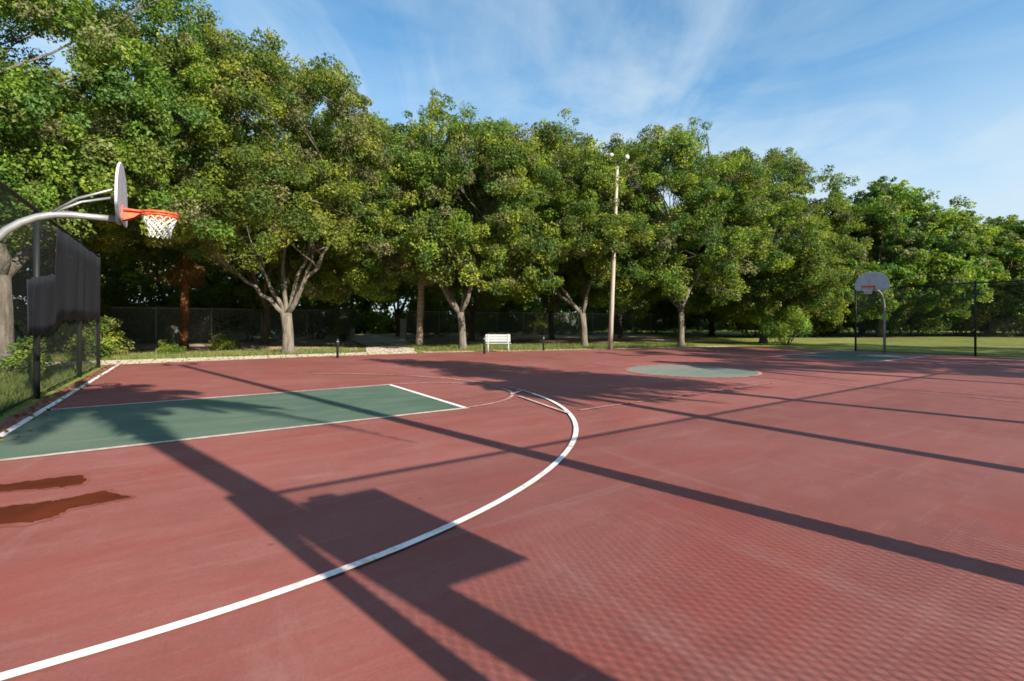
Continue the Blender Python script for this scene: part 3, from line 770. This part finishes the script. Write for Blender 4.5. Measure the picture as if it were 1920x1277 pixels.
# palms whose shadows reach the court, standing behind the sideline fence
make_palm('palm_tree', 'feather palm behind the sideline fence whose crown shades the near green key', 2.17, -2.0, 7.2, 2.9, 50, 81, (-.70, 0), .125, group='palms behind the sideline fence',
          special=[(-.05, 3.4, .35, 1.35), (.15, 3.1, .3, 1.3)], swell=.45, lo=.12, hi=1.3)
make_palm('palm_tree', 'leaning feather palm behind the sideline fence opposite the top of the arc', 7.1, -3.2, 6.4, 1.7, 52, 82, (1.6, .2), .12, group='palms behind the sideline fence')
make_tree('oak_tree', 'slender oak behind the sideline fence shading the mid court', 10.85, -3.0, 12.0, 1.7, 4.6, 83, .12, 4.2, 60, 300, .2, (0, 0), clump=(.5, .95), group='oaks behind the sideline fence')
make_palm('palm_tree', 'feather palm behind the sideline fence opposite the far free throw line', 17.2, -3.4, 7.0, 2.6, 34, 84, (.3, 0), .12, group='palms behind the sideline fence')
# shade trees behind the right end of the sideline fence
put(w1, 'oak behind the far end of the sideline fence shading the far green key', 27.2, -8.5, (.95, .95, .95), 1.1, 'oaks behind the sideline fence')
put(w2, 'oak beyond the end of the sideline fence outside the right edge of the frame', 36.5, -7.0, (.85, .85, .8), 2.1, 'oaks behind the sideline fence')
# palms in the woods
X, Y = 12.0, 28.6
make_palm('cabbage_palm', 'cabbage palm with brown dead fronds beside the driveway', *gp(786, 652), 6.0, 2.0, 22, 91, (.3, .1), .20, dead=22, fan=True, group='cabbage palms among the oaks')
make_palm('cabbage_palm', 'rusty brown cabbage palm behind the near hoop net', -.2, 33.5, 5.6, 2.0, 20, 92, (.1, 0), .22, dead=18, bark='red_bark', fan=True, group='cabbage palms among the oaks')

# ------------------------------------------------------------------ grass
rg = np.random.default_rng(77)
def grass(name, polys, n, h0, h1):
    P = []
    while len(P) < n:
        x0, x1, y0, y1 = polys[rg.integers(len(polys))]
        P.append((rg.uniform(x0, x1), rg.uniform(y0, y1)))
    P = np.array(P); P = np.concatenate([P, np.full((n, 1), -.02)], 1)
    a = rg.uniform(0, 2*PI, n); h = rg.uniform(h0, h1, n); wv = np.stack([np.cos(a), np.sin(a), 0*a], 1) * .012
    ln = np.stack([rg.normal(size=n) * .35 * h, rg.normal(size=n) * .35 * h, h], 1)
    V = np.stack([P - wv, P + wv, P + ln], 1).reshape(-1, 3)
    me = bpy.data.meshes.new(name); me.vertices.add(3*n); me.vertices.foreach_set('co', V.ravel().astype(np.float32))
    me.loops.add(3*n); me.loops.foreach_set('vertex_index', np.arange(3*n, dtype=np.int32))
    me.polygons.add(n); me.polygons.foreach_set('loop_start', np.arange(0, 3*n, 3, dtype=np.int32)); me.update()
    at = me.attributes.new('tint', 'FLOAT_COLOR', 'FACE')
    tt = np.array([(.10, .15, .03), (.14, .18, .04), (.20, .19, .08)])[rg.integers(3, size=n)] * rg.uniform(.8, 1.2, (n, 1))
    at.data.foreach_set('color', np.concatenate([tt, np.ones((n, 1))], 1).ravel().astype(np.float32))
    me.validate(); me.materials.append(M['palm_leaf'])
    o = bpy.data.objects.new(name, me); C.objects.link(o); tag(o, kind='stuff'); return o
grass('grass', [(-8, -2.42, 6, 21.2), (-5, -2.42, 6, 21.2), (-8, -2.3, 24.5, 29), (-2.3, 7, 23.7, 27), (10.5, 16, 22.5, 27), (14, 22, 20.5, 25), (20, 27, 18.8, 23)], 60000, .06, .24)

def litter(name, n, place, size, cols, z):
    P = np.array([place() for _ in range(n)]); P = np.concatenate([P, np.full((n, 1), z)], 1)
    N = rg.normal(size=(n, 3)) * .25 + np.array([0, 0, 1]); N /= np.linalg.norm(N, axis=1)[:, None]
    T = np.array(cols)[rg.integers(len(cols), size=n)] * rg.uniform(.7, 1.2, (n, 1))
    me = leaves_mesh(name, P, N, rg.uniform(size * .6, size * 1.3, n), T, .5); me.materials.append(M['palm_leaf'])
    o = bpy.data.objects.new(name, me); C.objects.link(o); tag(o, kind='stuff')
BROWN = [(.20, .12, .05), (.28, .19, .09), (.14, .08, .04), (.22, .20, .07)]
def far_edge():
    i = rg.integers(len(FAR_EDGE) - 1); q = rg.random(); (x0, y0), (x1, y1) = FAR_EDGE[i], FAR_EDGE[i + 1]
    return (x0 + (x1 - x0) * q, y0 + (y1 - y0) * q + .5 - abs(rg.normal()) * .7)
litter('fallen_leaves', 1300, far_edge, .075, BROWN, .034)
litter('fallen_leaves', 500, lambda: (-2.2 + abs(rg.normal()) * .22, rg.uniform(5, 21)), .08, BROWN, .046)
litter('fallen_leaves', 5000, lambda: (rg.uniform(-8, 26), rg.uniform(21.5, 34)), .12, BROWN, .02)
